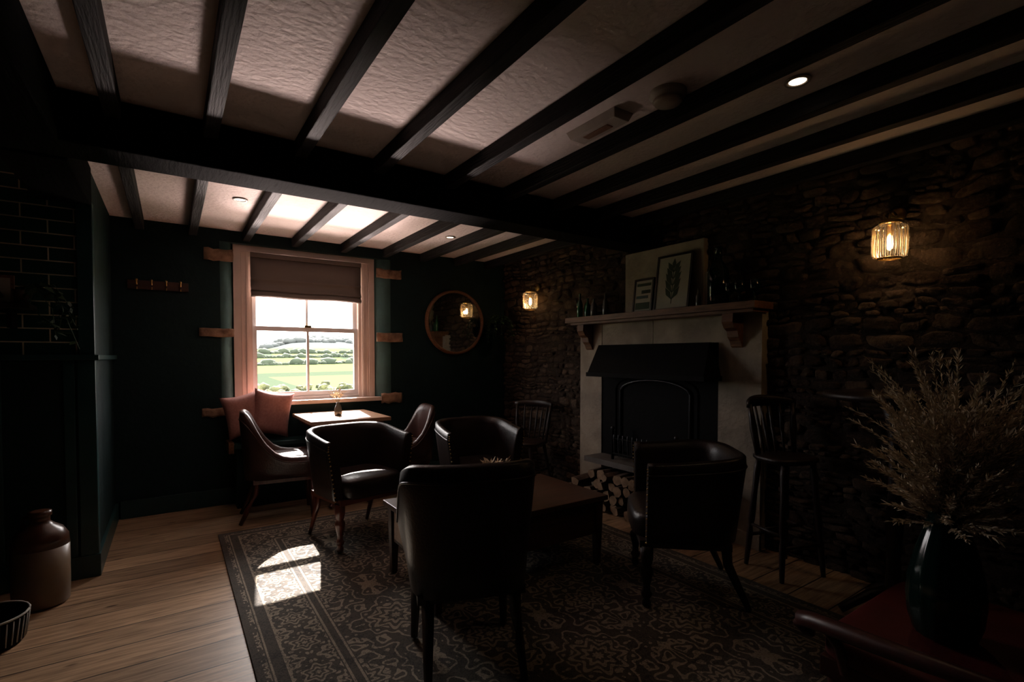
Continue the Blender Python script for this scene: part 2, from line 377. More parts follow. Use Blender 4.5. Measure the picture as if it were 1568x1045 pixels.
# ------------------------------------------------------------ window
b=MB(); y0=5.0
b.box(FX0,FX0+.055,y0-.02,y0+.05,.86,2.25,'frame'); b.box(FX0+.055,FX0+.12,y0,y0+.06,.86,2.25,'frame'); b.box(FX0+.12,FX0+.15,y0+.02,y0+.12,.86,2.25,'frame')
b.box(FX1-.055,FX1,y0-.02,y0+.05,.86,2.25,'frame'); b.box(FX1-.12,FX1-.055,y0,y0+.06,.86,2.25,'frame'); b.box(FX1-.15,FX1-.12,y0+.02,y0+.12,.86,2.25,'frame')
b.box(FX0+.055,FX1-.055,y0-.02,y0+.06,2.20,2.25,'frame'); b.box(FX0+.12,FX1-.12,y0+.01,y0+.12,2.16,2.20,'frame')
b.box(FX0-.03,FX1+.04,BY-.03,y0+.14,.83,.865,'frame'); b.box(FX0+.12,FX1-.12,y0+.03,y0+.12,.865,.895,'sash')
for xx in (FX0+.062,FX0+.10,FX1-.108,FX1-.070): b.box(xx,xx+.008,y0-.006,y0,.87,2.19,'frame')
gx0,gx1=FX0+.15,FX1-.15; xm=(gx0+gx1)/2
ya,yb=y0+.045,y0+.08
b.box(gx0,gx0+.038,ya,yb,.895,1.545,'sash'); b.box(gx1-.038,gx1,ya,yb,.895,1.545,'sash'); b.box(gx0+.038,gx1-.038,ya,yb,.895,.94,'sash')
b.box(gx0+.038,gx1-.038,ya,yb,1.505,1.545,'sash'); b.box(xm-.01,xm+.01,ya,yb,.94,1.505,'sash')
ya,yb=y0+.082,y0+.117
b.box(gx0,gx0+.038,ya,yb,1.51,2.16,'sash'); b.box(gx1-.038,gx1,ya,yb,1.51,2.16,'sash'); b.box(gx0+.038,gx1-.038,ya,yb,1.51,1.55,'sash')
b.box(gx0+.038,gx1-.038,ya,yb,2.12,2.16,'sash'); b.box(xm-.01,xm+.01,ya,yb,1.55,2.12,'sash')
b.box(xm-.03,xm+.03,y0+.03,y0+.07,1.545,1.565,'brass')
b.box(gx0+.038,gx1-.038,y0+.060,y0+.063,.94,1.505,'pane'); b.box(gx0+.038,gx1-.038,y0+.098,y0+.101,1.55,2.12,'pane')
b.done('window_1')
b=MB()
g=[]
prof=[(2.19,0),(2.05,0),(1.985,0),(1.97,-.012),(1.955,-.012),(1.95,0),(1.90,-.004),(1.875,-.022),(1.862,-.026),(1.857,-.006),(1.85,-.008),(1.83,-.028),(1.815,-.032),(1.808,-.02),(1.80,-.012)]
for k in range(13):
    x=.595+(1.575-.595)*k/12
    g.append([(x,y0-.012+yy+.002*math.sin(k*1.3+z*9),z+.004*math.sin(k*.9)*(1 if z<1.9 else 0)) for z,yy in prof])
b.surf(g,'blind'); b.box(.595,1.575,y0-.035,y0-.012,2.155,2.195,'blind')
o=b.done('roman_blind',fixn=False); md=o.modifiers.new('s','SOLIDIFY'); md.thickness=.004
def quoin(x0,x1,z0,z1):
    b=MB(); mi=b.mi('quoin'); n=6
    g=[]
    for i in range(n+1):
        wv=.012*noise.noise(Vector((i*.8,z0*9,1)))
        g.append([Vector((x0+(x1-x0)*i/n,BY,z0+wv)),]+[Vector((x0+(x1-x0)*i/n+.01*noise.noise(Vector((i,j,x0*9))),BY-.018-.008*noise.noise(Vector((i*1.3,j*2.1,z0*7))),z0+wv+(z1-z0)*j/4+.010*noise.noise(Vector((i*.9,j*1.7,z0*3+5))))) for j in range(5)]+[Vector((x0+(x1-x0)*i/n,BY,z1+wv))])
    V=b.surf(g,'quoin'); b.face(V[0],mi); b.face(V[-1],mi); b.done('stone_quoin')
quoin(.24,.455,2.08,2.18); quoin(.20,.455,1.44,1.51); quoin(.21,.45,.76,.83)
quoin(1.71,1.97,2.06,2.15); quoin(1.71,1.98,1.42,1.51); quoin(1.755,1.97,.80,.90)

b=MB(); b.box(.42,1.9,4.68,BY-.02,.50,.54,'tealtrim'); b.box(.44,1.88,4.70,BY-.02,.0,.50,'teal'); b.box(.38,.42,4.66,BY-.02,.47,.56,'mantelwood'); b.done('window_bench',bevel=.005)
def pillow(name,c,w,h,th,rz,rx,ry=0):
    b=MB(); n=14
    for sgn in (1,-1):
        g=[]
        for i in range(n+1):
            row=[]
            for j in range(n+1):
                u=i/n*2-1; v=j/n*2-1
                x=w/2*u*(1-.11*(1-v*v)); z_=h/2*v*(1-.11*(1-u*u))
                t_=th/2*((max(0,1-u**4))*(max(0,1-v**4)))**.5
                t_*=1+.18*noise.noise(Vector((u*2,v*2,w*9+sgn)))
                row.append((x,sgn*t_,z_))
            g.append(row)
        b.surf(g,'pink')
    bmesh.ops.remove_doubles(b.bm,verts=b.bm.verts,dist=.0005)
    b.done(name,c,rot=(rx,ry,rz))
pillow('pink_cushion',(.725,4.80,.775),.33,.40,.11,.06,-.12,.18)
pillow('pink_cushion',(.50,4.80,.77),.30,.37,.11,.3,-.12,-.16)

# ------------------------------------------------------------ chairs
TURN=[(.018,0),(.024,.01),(.024,.03),(.016,.045),(.026,.06),(.030,.075),(.020,.09),(.018,.12),(.028,.17),(.034,.20),(.034,.22),(.022,.24),(.030,.255),(.030,.27),(.034,.28),(.034,.36)]
def tub(name,loc,rz,lea='leather',W=.275,D=.27,yf=.17,back=.75,arm=.70,seat=.455,lean=.05,turned=True,th=.055,swoop=1.0,legm='darkwood'):
    b=MB(); path=[]
    for k in range(5): path.append((-W,yf*(1-k/5)))
    nn=26
    for k in range(nn+1):
        a=PI-(PI*k/nn); ca,sa=math.cos(a),math.sin(a)
        path.append((W*math.copysign(abs(ca)**.62,ca),-D*abs(sa)**.62))
    for k in range(1,6): path.append((W,yf*k/5))
    n=len(path); g=[]
    for i,(x,y) in enumerate(path):
        x0,yy0=path[max(i-1,0)]; x1,yy1=path[min(i+1,n-1)]
        t_=Vector((x1-x0,yy1-yy0,0)).normalized(); nr=Vector((t_.y,-t_.x,0))
        if nr.dot(Vector((x,y-.05,0)))<0: nr=-nr
        s_=(yf-y)/(yf+D); s_=max(0,min(1,s_)); e=s_**swoop; e=e*e*(3-2*e)
        rim=arm+(back-arm)*e; zb=.33
        P=Vector((x,y,0)); row=[]
        for f in (0,.25,.5,.75,.93):
            z_=zb+(rim-.02-zb)*f; row.append(P+nr*(lean*f)+Vector((0,0,z_)))
        row.append(P+nr*(lean*1.0-.006)+Vector((0,0,rim)))
        row.append(P+nr*(lean*1.0-th*.5)+Vector((0,0,rim+.012)))
        row.append(P+nr*(lean*1.0-th+.006)+Vector((0,0,rim)))
        for f in (.93,.7,.4,.15,0):
            z_=zb+(rim-.02-zb)*f; row.append(P+nr*(lean*f-th-.012*math.sin(PI*f))+Vector((0,0,z_)))
        g.append(row)
    V=b.surf(g,lea,cv=True); mi=b.mi(lea)
    b.face(V[0],mi,False); b.face(list(reversed(V[-1])),mi,False)
    for row in (g[0],g[-1]):
        for k in range(5):
            for q in (0,.33,.66):
                p=Vector(row[k]).lerp(Vector(row[k+1]),q); b.ball((p.x*.985,yf+.002,p.z),.0055,'brass',1)
    b.tube([Vector(r[4]) for r in g],.005,lea,6)
    sg=[]; sw=W-th+.012; fy=yf+.06; bk=-D+th-.01; cy=(fy+bk)/2; sd=(fy-bk)/2
    for z_,k in ((.33,.97),(.345,1.0),(seat-.05,1.0),(seat-.02,.985),(seat-.004,.93),(seat+.008,.75),(seat+.014,.4),(seat+.015,.02)):
        sg.append([(sw*k*math.copysign(abs(math.cos(a))**.45,math.cos(a)),cy+sd*k*math.copysign(abs(math.sin(a))**.45,math.sin(a)),z_) for a in [2*PI*q/36 for q in range(36)]])
    V=b.surf(sg,lea,cv=True); b.face(V[-1],mi); b.face(list(reversed(V[0])),mi)
    b.box(-W+.02,W-.02,-D+.06,yf+.03,.30,.335,legm)
    for sx in (-1,1):
        if turned: b.lathe([(r*.95,z_*.86) for r,z_ in TURN],legm,(sx*(W-.035),yf-.005,0),14); b.lathe([(.012,0),(.02,.008),(.02,.026),(.014,.034)],'brass',(sx*(W-.035),yf-.005,0),12)
        else: b.tube([(sx*(W-.03),yf+.0,0),(sx*(W-.035),yf-.01,.16),(sx*(W-.04),yf-.01,.32)],[.015,.02,.027],legm,4)
        b.tube([(sx*(W-.05),-D-.03,.002),(sx*(W-.055),-D+.025,.12),(sx*(W-.06),-D+.07,.22),(sx*(W-.06),-D+.08,.32)],[.014,.019,.023,.026],legm,4)
    return b.done(name,loc,rz)
def yaw(dx,dy): return math.atan2(-dx,dy)
tub('tub_armchair',(1.08,3.46,RZ),yaw(.22,-1),legm='redwood')
tub('tub_armchair',(1.94,3.30,RZ),yaw(-.12,-1),W=.26)
tub('tub_armchair',(2.27,1.74,RZ),yaw(-.74,.67),back=.75,arm=.72,W=.295,D=.28,yf=.19)
tub('dining_tub_chair',(1.02,1.84,RZ),yaw(.33,.95),W=.235,D=.22,yf=.17,back=.84,arm=.56,lean=.045,turned=False,swoop=.55,seat=.47)
tub('dining_chair',(.67,4.34,.003),yaw(1,-.12),'leathertan',W=.205,D=.21,yf=.27,back=.84,arm=.485,lean=.035,turned=False,swoop=2.6,seat=.49,legm='redwood')
tub('dining_chair',(1.80,4.34,.003),yaw(-1,.05),'leathertan',W=.20,D=.20,yf=.15,back=.81,arm=.485,lean=.03,turned=False,swoop=2.0,seat=.49,legm='redwood')

def windsor(name,loc,rz,seat=.44,back=.80,w=.40,d=.38):
    b=MB(); sg=[]
    for z_,k in ((seat-.03,.9),(seat-.015,1),(seat,1),(seat+.006,.9),(seat-.002,.5),(seat-.004,.02)):
        sg.append([(w/2*k*math.copysign(abs(math.cos(a))**.7,math.cos(a)),d/2*k*math.copysign(abs(math.sin(a))**.7,math.sin(a)),z_) for a in [2*PI*q/28 for q in range(28)]])
    V=b.surf(sg,'darkwood',cv=True); mi=b.mi('darkwood'); b.face(V[-1],mi); b.face(list(reversed(V[0])),mi)
    legs={}
    for sx in (-1,1):
        for sy in (-1,1):
            p0=Vector((sx*w*.46,sy*d*.46,0)); p1=Vector((sx*w*.32,sy*d*.32,seat-.02)); legs[sx,sy]=(p0,p1)
            b.tube([p0.lerp(p1,f) for f in (0,.06,.3,.36,.42,.7,.9,1)],[.012,.014,.018,.012,.020,.016,.02,.014],'darkwood',10)
        f=.38; b.tube([legs[sx,-1][0].lerp(legs[sx,-1][1],f),legs[sx,1][0].lerp(legs[sx,1][1],f)],.010,'darkwood',8)
    b.tube([(-w*.41,0,seat*.38),(w*.41,0,seat*.38)],.010,'darkwood',8)
    if seat>.6:
        for sy in (-1,1): b.tube([legs[-1,sy][0].lerp(legs[-1,sy][1],.28),legs[1,sy][0].lerp(legs[1,sy][1],.28)],.011,'darkwood',8)
    ns=7
    for k in range(ns):
        u=k/(ns-1)*2-1
        p=Vector((u*w*.42,-d*.40+.05*u*u,seat)); q=Vector((u*w*.50,-d*.40-.08+.09*u*u,back-.02))
        rr=.016 if k in(0,ns-1) else .008
        b.tube([p.lerp(q,f) for f in (0,.3,.5,.7,1)],[rr*.8,rr,rr*1.3,rr,rr*.8],'darkwood',8)
    g=[]
    for u in [i/12*2-1 for i in range(13)]:
        x=u*w*.54; y=-d*.40-.08+.09*u*u; hz_=back+.03-.02*u*u
        g.append([(x,y-.012,back-.04),(x,y+.012,back-.04),(x,y+.014,hz_-.01),(x,y,hz_),(x,y-.014,hz_-.01)])
    V=b.surf(g,'darkwood',cv=True); b.face(V[0],mi); b.face(V[-1],mi)
    return b.done(name,loc,rz)
windsor('spindle_back_chair',(2.88,3.98,.002),yaw(-.9,-.35))
windsor('spindle_back_bar_stool',(2.99,1.52,.002),yaw(-.3,-.9),seat=.68,back=1.00,w=.32,d=.30)

# ------------------------------------------------------------ tables
b=MB(); b.box(.90,1.55,4.10,4.84,.725,.757,'oak'); b.box(.95,1.50,4.15,4.79,.68,.725,'redwood')
b.lathe([(.05,.03),(.06,.06),(.035,.10),(.03,.2),(.045,.30),(.05,.36),(.035,.45),(.04,.6),(.055,.68)],'redwood',(1.24,4.40,0),18)
for a in range(4):
    d=Vector((math.cos(a*PI/2+PI/4),math.sin(a*PI/2+PI/4),0)); b.tube([Vector((1.24,4.40,.12)),Vector((1.24,4.40,.09))+d*.12,Vector((1.24,4.40,.045))+d*.20,Vector((1.24,4.40,.02))+d*.235],[.025,.024,.02,.018],'redwood',6)
b.done('pub_table',bevel=.005)
def sprigs(b,c,n,h,spread,rs=(.0012,.0007),bits=7,m='straw',m2='straw2',size=.008,seed=1,f0=.5,hmin=.55,lean=(0,0),wd=.4):
    rnd=random.Random(seed); c=Vector(c); mi2=b.mi(m2)
    for i in range(n):
        a=rnd.uniform(0,2*PI); q=rnd.random()**.6*spread; hh=h*rnd.uniform(hmin,1)
        tip=c+Vector((math.cos(a)*q+lean[0],math.sin(a)*q+lean[1],hh)); mid=c.lerp(tip,.5)+Vector((-math.cos(a)*q*.18,-math.sin(a)*q*.18,0))
        pts=[]
        dr_=rnd.uniform(0,1.4)
        for k in range(9):
            f=k/8; p=(1-f)**2*c+2*f*(1-f)*mid+f*f*tip
            if f>.6: p=p+Vector((math.cos(a),math.sin(a),-.5))*((f-.6)**2)*h*.45*dr_
            pts.append(p)
        b.tube(pts,[rs[0]+(rs[1]-rs[0])*k/8 for k in range(9)],m,3)
        for k in range(bits):
            f=f0+(1-f0)*rnd.random()*.999; fi=min(7,int(f*8)); p=pts[fi].lerp(pts[fi+1],f*8-fi)
            dr=(pts[-1]-pts[-2]).normalized()*1.2+Vector((rnd.uniform(-1,1),rnd.uniform(-1,1),rnd.uniform(-.6,.6)))*.8; dr.normalize()
            sd=dr.cross(Vector((rnd.uniform(-1,1),rnd.uniform(-1,1),1))).normalized(); s_=size*rnd.uniform(.6,1.5); ln=s_*rnd.uniform(1.5,3.2)
            v=[b.bm.verts.new(p),b.bm.verts.new(p+dr*ln*.5+sd*s_*wd),b.bm.verts.new(p+dr*ln),b.bm.verts.new(p+dr*ln*.5-sd*s_*wd)]
            b.face(v,mi2)
b=MB(); b.lathe([(.028,0),(.032,.01),(.034,.05),(.022,.085),(.014,.10),(.016,.115)],'clearglassy',(0,0,0),18)
sprigs(b,(0,0,.09),22,.15,.08,bits=10,size=.009,seed=3); b.done('bud_vase',(1.20,4.45,.7575),fixn=False)

b=MB(); x0,x1,ya,yb=1.03,2.15,2.17,2.80
b.box(x0-.02,x1+.02,ya-.02,yb+.02,.405,.435,'chestwood'); b.box(x0+.02,x1-.02,ya+.02,yb-.02,.20,.405,'chestwood')
for x in (x0,x1-.055):
    for y in (ya,yb-.055): b.hexa([(x+.01,y+.01,RZ),(x+.045,y+.01,RZ),(x+.045,y+.045,RZ),(x+.01,y+.045,RZ),(x,y,.405),(x+.055,y,.405),(x+.055,y+.055,.405),(x,y+.055,.405)],'chestwood')
b.box(x0+.006,x0+.022,ya+.09,yb-.09,.23,.385,'oak'); b.ball((x0-.004,(ya+yb)/2,.31),.014,'brass',2)
b.done('coffee_table',bevel=.004)
b=MB(); b.lathe([(.03,0),(.045,.01),(.05,.035),(.035,.07),(.022,.085),(.026,.095)],'darkglass',(0,0,0),20); sprigs(b,(0,0,.07),34,.11,.11,bits=16,size=.016,seed=5,wd=.3); b.done('dried_flower_vase',(1.64,2.60,.4355),fixn=False)

# red upholstered seat with scrolled wooden arm, carrying the vase of grasses
b=MB(); sg=[]
for z_,k in ((.34,.97),(.35,1),(.385,1),(.402,.985),(.410,.95),(.413,.85),(.4135,.02)):
    sg.append([(2.01+.36*k*math.copysign(abs(math.cos(a))**.22,math.cos(a)),.44+.30*k*math.copysign(abs(math.sin(a))**.22,math.sin(a)),z_) for a in [2*PI*q/60 for q in range(60)]])
V=b.surf(sg,'red',cv=True); b.face(V[-1],b.mi('red')); b.face(list(reversed(V[0])),b.mi('red'))
b.box(1.66,2.36,.15,.73,.28,.342,'redrail')
for x in (1.70,2.32):
    for y in (.19,.69): b.lathe([(r*.9,z_*.83) for r,z_ in TURN],'redrail',(x,y,RZ),12)
b.tube([(1.59,.12,.50),(1.565,.25,.505),(1.56,.40,.50),(1.575,.53,.485),(1.60,.64,.47),(1.625,.73,.455),(1.645,.775,.44),(1.66,.79,.415),(1.665,.77,.395),(1.66,.75,.40)],[.017,.020,.022,.024,.026,.026,.025,.022,.018,.014],'redrail',10)
b.tube([(1.67,.66,.31),(1.645,.67,.40),(1.625,.70,.455)],.016,'redrail',8); b.tube([(1.67,.2,.31),(1.61,.2,.40),(1.575,.2,.49)],.016,'redrail',8)
b.done('red_upholstered_seat',bevel=.003)
b=MB(); b.lathe([(.055,0),(.075,.01),(.090,.06),(.096,.12),(.092,.18),(.076,.26),(.058,.32),(.048,.36),(.055,.39)],'darkglass',(0,0,0),48,flute=.02,nf=16,cap=False)
sprigs(b,(0,0,.34),70,.56,.28,rs=(.0016,.0008),bits=100,size=.007,seed=11,f0=.50,lean=(.05,-.02),wd=.24)
sprigs(b,(0,0,.34),150,.42,.20,rs=(.0016,.0008),bits=170,size=.007,seed=12,f0=.35,hmin=.45,wd=.27)
sprigs(b,(0,0,.34),110,.22,.21,rs=(.0016,.0008),bits=120,size=.0075,seed=13,f0=.3,hmin=.1,wd=.27)
b.done('dried_grass_vase',(1.94,.50,.414),fixn=False)

b=MB(); b.box(-(RX1-RX0)/2,(RX1-RX0)/2,-(RY1-RY0)/2,(RY1-RY0)/2,0,.010,'rug'); b.done('area_rug',((RX0+RX1)/2,(RY0+RY1)/2,.0005))

# ------------------------------------------------------------ fireplace
b=MB(); FXx=3.17; BK=WX-.002
b.box(FXx,BK,3.23,3.51,0,1.57,'stonecream'); b.box(FXx,BK,1.77,2.08,0,1.57,'stonecream')
b.box(FXx+.005,BK,2.08,2.66,1.37,1.57,'stonecream'); b.box(FXx+.005,BK,2.665,3.23,1.37,1.57,'stonecream')
b.box(FXx-.02,FXx,3.22,3.52,0,.10,'stonecream'); b.box(FXx-.02,FXx,1.76,2.09,0,.10,'stonecream')
b.box(FXx+.010,BK,2.08,3.23,.41,1.37,'iron')
arch=[(FXx+.0,3.0,.43)]+[(FXx+.0,2.655+.345*math.cos(a),.98+.10*math.sin(a)) for a in [PI*k/16 for k in range(17)]]+[(FXx+.0,2.31,.43)]
b.tube(arch,.010,'irongrey',8)
arch=[(FXx+.004,3.06,.43)]+[(FXx+.004,2.655+.405*math.cos(a),1.0+.12*math.sin(a)) for a in [PI*k/16 for k in range(17)]]+[(FXx+.004,2.25,.43)]
b.tube(arch,.006,'iron',8)
for k in range(13):
    y=2.36+k*.05; b.tube([(3.06,y,.44),(3.05,y,.58),(3.05,y,.62)],[.007,.007,.004],'irongrey',6)
for z_ in (.46,.585): b.tube([(3.17,2.34,z_),(3.055,2.34,z_),(3.055,2.98,z_),(3.17,2.98,z_)],.009,'iron',6)
for y in (2.34,2.98): b.tube([(3.055,y,.41),(3.055,y,.66)],.012,'iron',8); b.ball((3.055,y,.67),.018,'irongrey',2)
b.hexa([(2.97,2.06,1.13),(FXx+.02,2.06,1.13),(FXx+.02,3.20,1.13),(2.97,3.20,1.13),(3.12,2.12,1.37),(FXx+.02,2.12,1.37),(FXx+.02,3.22,1.37),(3.12,3.22,1.37)],'iron')
b.box(2.962,FXx,2.05,3.21,1.10,1.135,'iron')
b.box(2.96,FXx+.02,2.08,3.225,.365,.41,'hearth'); b.box(3.0,FXx,2.09,2.2,0,.365,'hearth')
b.box(2.99,WX-.04,1.72,3.52,1.575,1.62,'mantelwood'); b.box(3.03,WX-.04,1.75,3.49,1.555,1.575,'mantelwood')
def corbel(y0,y1):
    pr=[(3.17,1.555),(3.05,1.555),(3.045,1.50),(3.07,1.46),(3.105,1.44),(3.115,1.40),(3.14,1.375),(3.155,1.34),(3.17,1.33)]
    V=b.surf([[(x,y,z_) for x,z_ in pr] for y in (y0,y1)],'mantelwood',sm=False); mi=b.mi('mantelwood'); b.face(V[0],mi,False); b.face(list(reversed(V[1])),mi,False)
corbel(1.90,1.98); corbel(3.34,3.42)
b.done('fireplace',bevel=.006)
b=MB(); b.box(3.195,BK,2.22,2.98,1.622,2.13,'stonecream'); b.box(3.20,BK,2.10,2.22,1.622,1.88,'stonecream'); b.done('trim_plaster_panel',bevel=.006)
b=MB(); rnd=random.Random(4)
def log(b,c,r,ln,a):
    d=Vector((math.cos(a),math.sin(a)*.35,rnd.uniform(-.06,.06))).normalized(); c=Vector(c); u=d.cross(Vector((0,0,1))).normalized(); w=d.cross(u)
    ns=9; sh=[r*rnd.uniform(.72,1.1) for _ in range(ns)]
    ring=lambda p:[p+(u*math.cos(2*PI*k/ns)+w*math.sin(2*PI*k/ns))*sh[k] for k in range(ns)]
    V=b.surf([ring(c-d*ln/2),ring(c),ring(c+d*ln/2)],'bark',cv=True,sm=False); mi=b.mi('logend'); b.face(V[0],mi,False); b.face(list(reversed(V[-1])),mi,False)
z_=.055; row=0
while z_<.31:
    y=2.28+ (row%2)*.04
    while y<3.16-row*.02:
        r=rnd.uniform(.034,.052); log(b,(3.0+rnd.uniform(-.05,.03),y,z_),r,.24,rnd.uniform(2.9,3.5)); y+=r*2+.006
    z_+=.080; row+=1
for (y,z_) in ((3.27,.05),(3.37,.05),(3.31,.13),(3.24,.20)): log(b,(2.98,y,z_),.046,.24,3.3)
b.done('log_pile')
b=MB(); cx,cy=2.86,2.16
b.lathe([(.08,0),(.085,.01),(.03,.02),(.012,.03),(.010,.3),(.014,.31),(.010,.32),(.010,.62),(.02,.63),(.016,.66),(.004,.68)],'iron',(cx,cy,.0),16)
for k in range(4):
    a=k*PI/2+.4; d=Vector((math.cos(a),math.sin(a),0))
    p=Vector((cx,cy,.56)); b.tube([p,p+d*.04+Vector((0,0,.03)),p+d*.075],.005,'irongrey',6)
    q=p+d*.075; b.tube([q+Vector((0,0,.08)),q-Vector((0,0,.42))],.005,'irongrey',6); b.ball(q+Vector((0,0,.09)),.013,'irongrey',2)
    if k%2: b.boxr(q-Vector((0,0,.44)),(.05,.012,.08),(0,0,a),'iron')
    else: b.ball(q-Vector((0,0,.44)),(.025,.018,.04),'iron',2)
b.done('fireside_tool_set')

MZ=1.621
def bottle(name,loc,h,r,m,seg=20):
    b=MB(); b.lathe([(r*.9,0),(r,.008),(r,h*.55),(r*.8,h*.66),(r*.35,h*.78),(r*.3,h*.95),(r*.38,h*.96),(r*.38,h)],m,(0,0,0),seg); b.done(name,loc)
bottle('green_glass_bottle',(3.08,3.42,MZ),.22,.028,'greenglass'); bottle('green_glass_bottle',(3.10,3.34,MZ),.17,.03,'greenglass')
bottle('glass_bottle',(3.08,3.24,MZ),.16,.03,'clearglassy'); bottle('glass_bottle',(3.10,3.12,MZ),.19,.024,'clearglassy')
bottle('glass_bottle',(3.09,2.19,MZ),.13,.02,'clearglassy')
bottle('dark_glass_demijohn',(3.11,2.05,MZ),.40,.07,'darkglass')
def goblet(loc):
    b=MB(); b.lathe([(.03,0),(.03,.004),(.006,.01),(.005,.06),(.02,.07),(.032,.09),(.034,.12),(.030,.145)],'darkglass',(0,0,0),18,cap=False); b.done('wine_glass',loc)
goblet((3.09,1.95,MZ)); goblet((3.07,1.87,MZ)); goblet((3.11,1.79,MZ))
def leanpic(name,y0,y1,h,xb,tilt,kind):
    b=MB(); w=y1-y0; f=.016
    b.box(0,.018,0,f,0,h,'darkwood'); b.box(0,.018,w-f,w,0,h,'darkwood'); b.box(0,.018,f,w-f,0,f,'darkwood'); b.box(0,.018,f,w-f,h-f,h,'darkwood')
    b.box(.006,.016,f,w-f,f,h-f,'paper'); mi=b.mi('ink')
    if kind=='leaf':
        b.box(.004,.0065,w/2-.002,w/2+.002,.05,h*.78,'ink')
        for k in range(5):
            for s_ in (-1,1):
                z0=.08+k*.052; ln=.135-.012*abs(k-1.5); p0=Vector((.005,w/2,z0)); d=Vector((0,s_*.55,.83)); n_=Vector((0,.83,-s_*.55))
                v=[b.bm.verts.new(q) for q in (p0,p0+d*ln*.55+n_*.022,p0+d*ln,p0+d*ln*.5-n_*.022)]; b.face(v,mi,False)
        p0=Vector((.005,w/2,h*.72)); v=[b.bm.verts.new(q) for q in (p0,p0+Vector((0,.018,.05)),p0+Vector((0,0,.09)),p0+Vector((0,-.018,.05)))]; b.face(v,mi,False)
    else:
        b.box(.004,.0065,.03,w-.03,h*.78,h*.86,'ink'); b.box(.004,.0065,.03,w-.03,.03,h*.30,'ink'); b.box(.004,.0065,.05,w-.03,h*.42,h*.50,'tealtrim'); b.box(.004,.0065,.03,w*.6,h*.56,h*.66,'ink')
    b.done(name,(xb,y0,MZ),rot=(0,tilt,0),fixn=False)
leanpic('botanical_print',2.29,2.61,.43,3.105,.14,'leaf'); leanpic('framed_print',2.64,2.84,.28,3.12,.14,'txt')

# ------------------------------------------------------------ wall lights
def light(name,typ,loc,energy,color,**k):
    l=bpy.data.lights.new(name,typ); l.energy=energy; l.color=color
    for a,v in k.items(): setattr(l,a,v)
    o=bpy.data.objects.new(name,l); o.location=loc; C.collection.objects.link(o); return o
def sconce(y,z_,e):
    b=MB(); X=3.11
    b.lathe([(.040,0),(.040,.012),(.03,.02),(.012,.024)],'brass',(WX-.04,y,z_+.15),20,R=Matrix.Rotation(-PI/2,3,'Y'))
    b.tube([(WX-.06,y,z_+.15),(X+.03,y,z_+.16),(X,y,z_+.155),(X,y,z_+.11)],.007,'brass',8)
    b.lathe([(.045,.088),(.05,.093),(.05,.105),(.02,.118)],'brass',(X,y,z_),24)
    b.lathe([(.018,.03),(.020,.085)],'brass',(X,y,z_),14)
    b.lathe([(.050,-.088),(.070,-.080),(.076,-.066),(.078,0),(.076,.066),(.070,.080),(.05,.090)],'fluted',(X,y,z_),132,flute=.045,nf=22,cap=False)
    for k in range(22):
        a=2*PI*k/22+PI/22; ca,sa=math.cos(a),math.sin(a); b.tube([(X+.058*ca,y+.058*sa,z_-.084),(X+.073*ca,y+.073*sa,z_-.068),(X+.0745*ca,y+.0745*sa,z_+.068),(X+.058*ca,y+.058*sa,z_+.086)],.0016,'brass',4)
    b.lathe([(.004,-.045),(.013,-.035),(.016,-.015),(.013,.015),(.010,.03)],'bulb',(X,y,z_),14)
    b.lathe([(.048,-.092),(.055,-.089),(.055,-.084),(.048,-.082)],'brass',(X,y,z_),24,cap=False)
    b.done('wall_sconce',fixn=False)
    light('sconce_lamp','POINT',(X-.025,y,z_-.02),e,(1,.62,.32),shadow_soft_size=.02)
sconce(1.06,1.87,2.0); sconce(4.22,1.85,1.6)
def down(x,y,e):
    b=MB(); b.lathe([(.045,0),(.048,-.004),(.046,-.008),(.034,-.008),(.030,-.002)],'whiteplastic',(x,y,H),28,cap=False); b.lathe([(.0015,-.004),(.031,-.004)],'led',(x,y,H),24,cap=False); b.done('ceiling_downlight',fixn=False)
    light('downlight_lamp','SPOT',(x,y,H-.02),e,(1,.70,.42),spot_size=1.7,spot_blend=.9,shadow_soft_size=.03)
down(2.04,1.01,2.0); down(.41,3.91,1.0); down(2.10,4.07,1.0)
b=MB(); b.lathe([(.075,0),(.075,-.012),(.070,-.020),(.058,-.024),(.056,-.032),(.060,-.036),(.052,-.046),(.02,-.05),(.001,-.05)],'whiteplastic',(1.695,1.355,H),32,cap=False); b.done('smoke_detector')
b=MB(); b.hexa([(1.61,1.57,H-.035),(1.70,1.57,H-.035),(1.70,1.86,H-.035),(1.61,1.86,H-.035),(1.595,1.555,H),(1.715,1.555,H),(1.715,1.875,H),(1.595,1.875,H)],'whiteplastic')
b.box(1.635,1.675,1.64,1.80,H-.039,H-.034,'mantelwood')
b.done('emergency_light_fitting',bevel=.01)

b=MB(); Rm=Matrix.Rotation(PI/2,3,'X')
b.lathe([(.325,-.0),(.322,.03),(.330,.042),(.342,.045),(.352,.036),(.355,.0)],'mantelwood',(2.59,BY,1.645),64,R=Rm,cap=False)
b.lathe([(.001,.020),(.328,.020)],'mirror',(2.59,BY,1.645),64,R=Rm,cap=False)
b.done('round_wall_mirror',fixn=False)

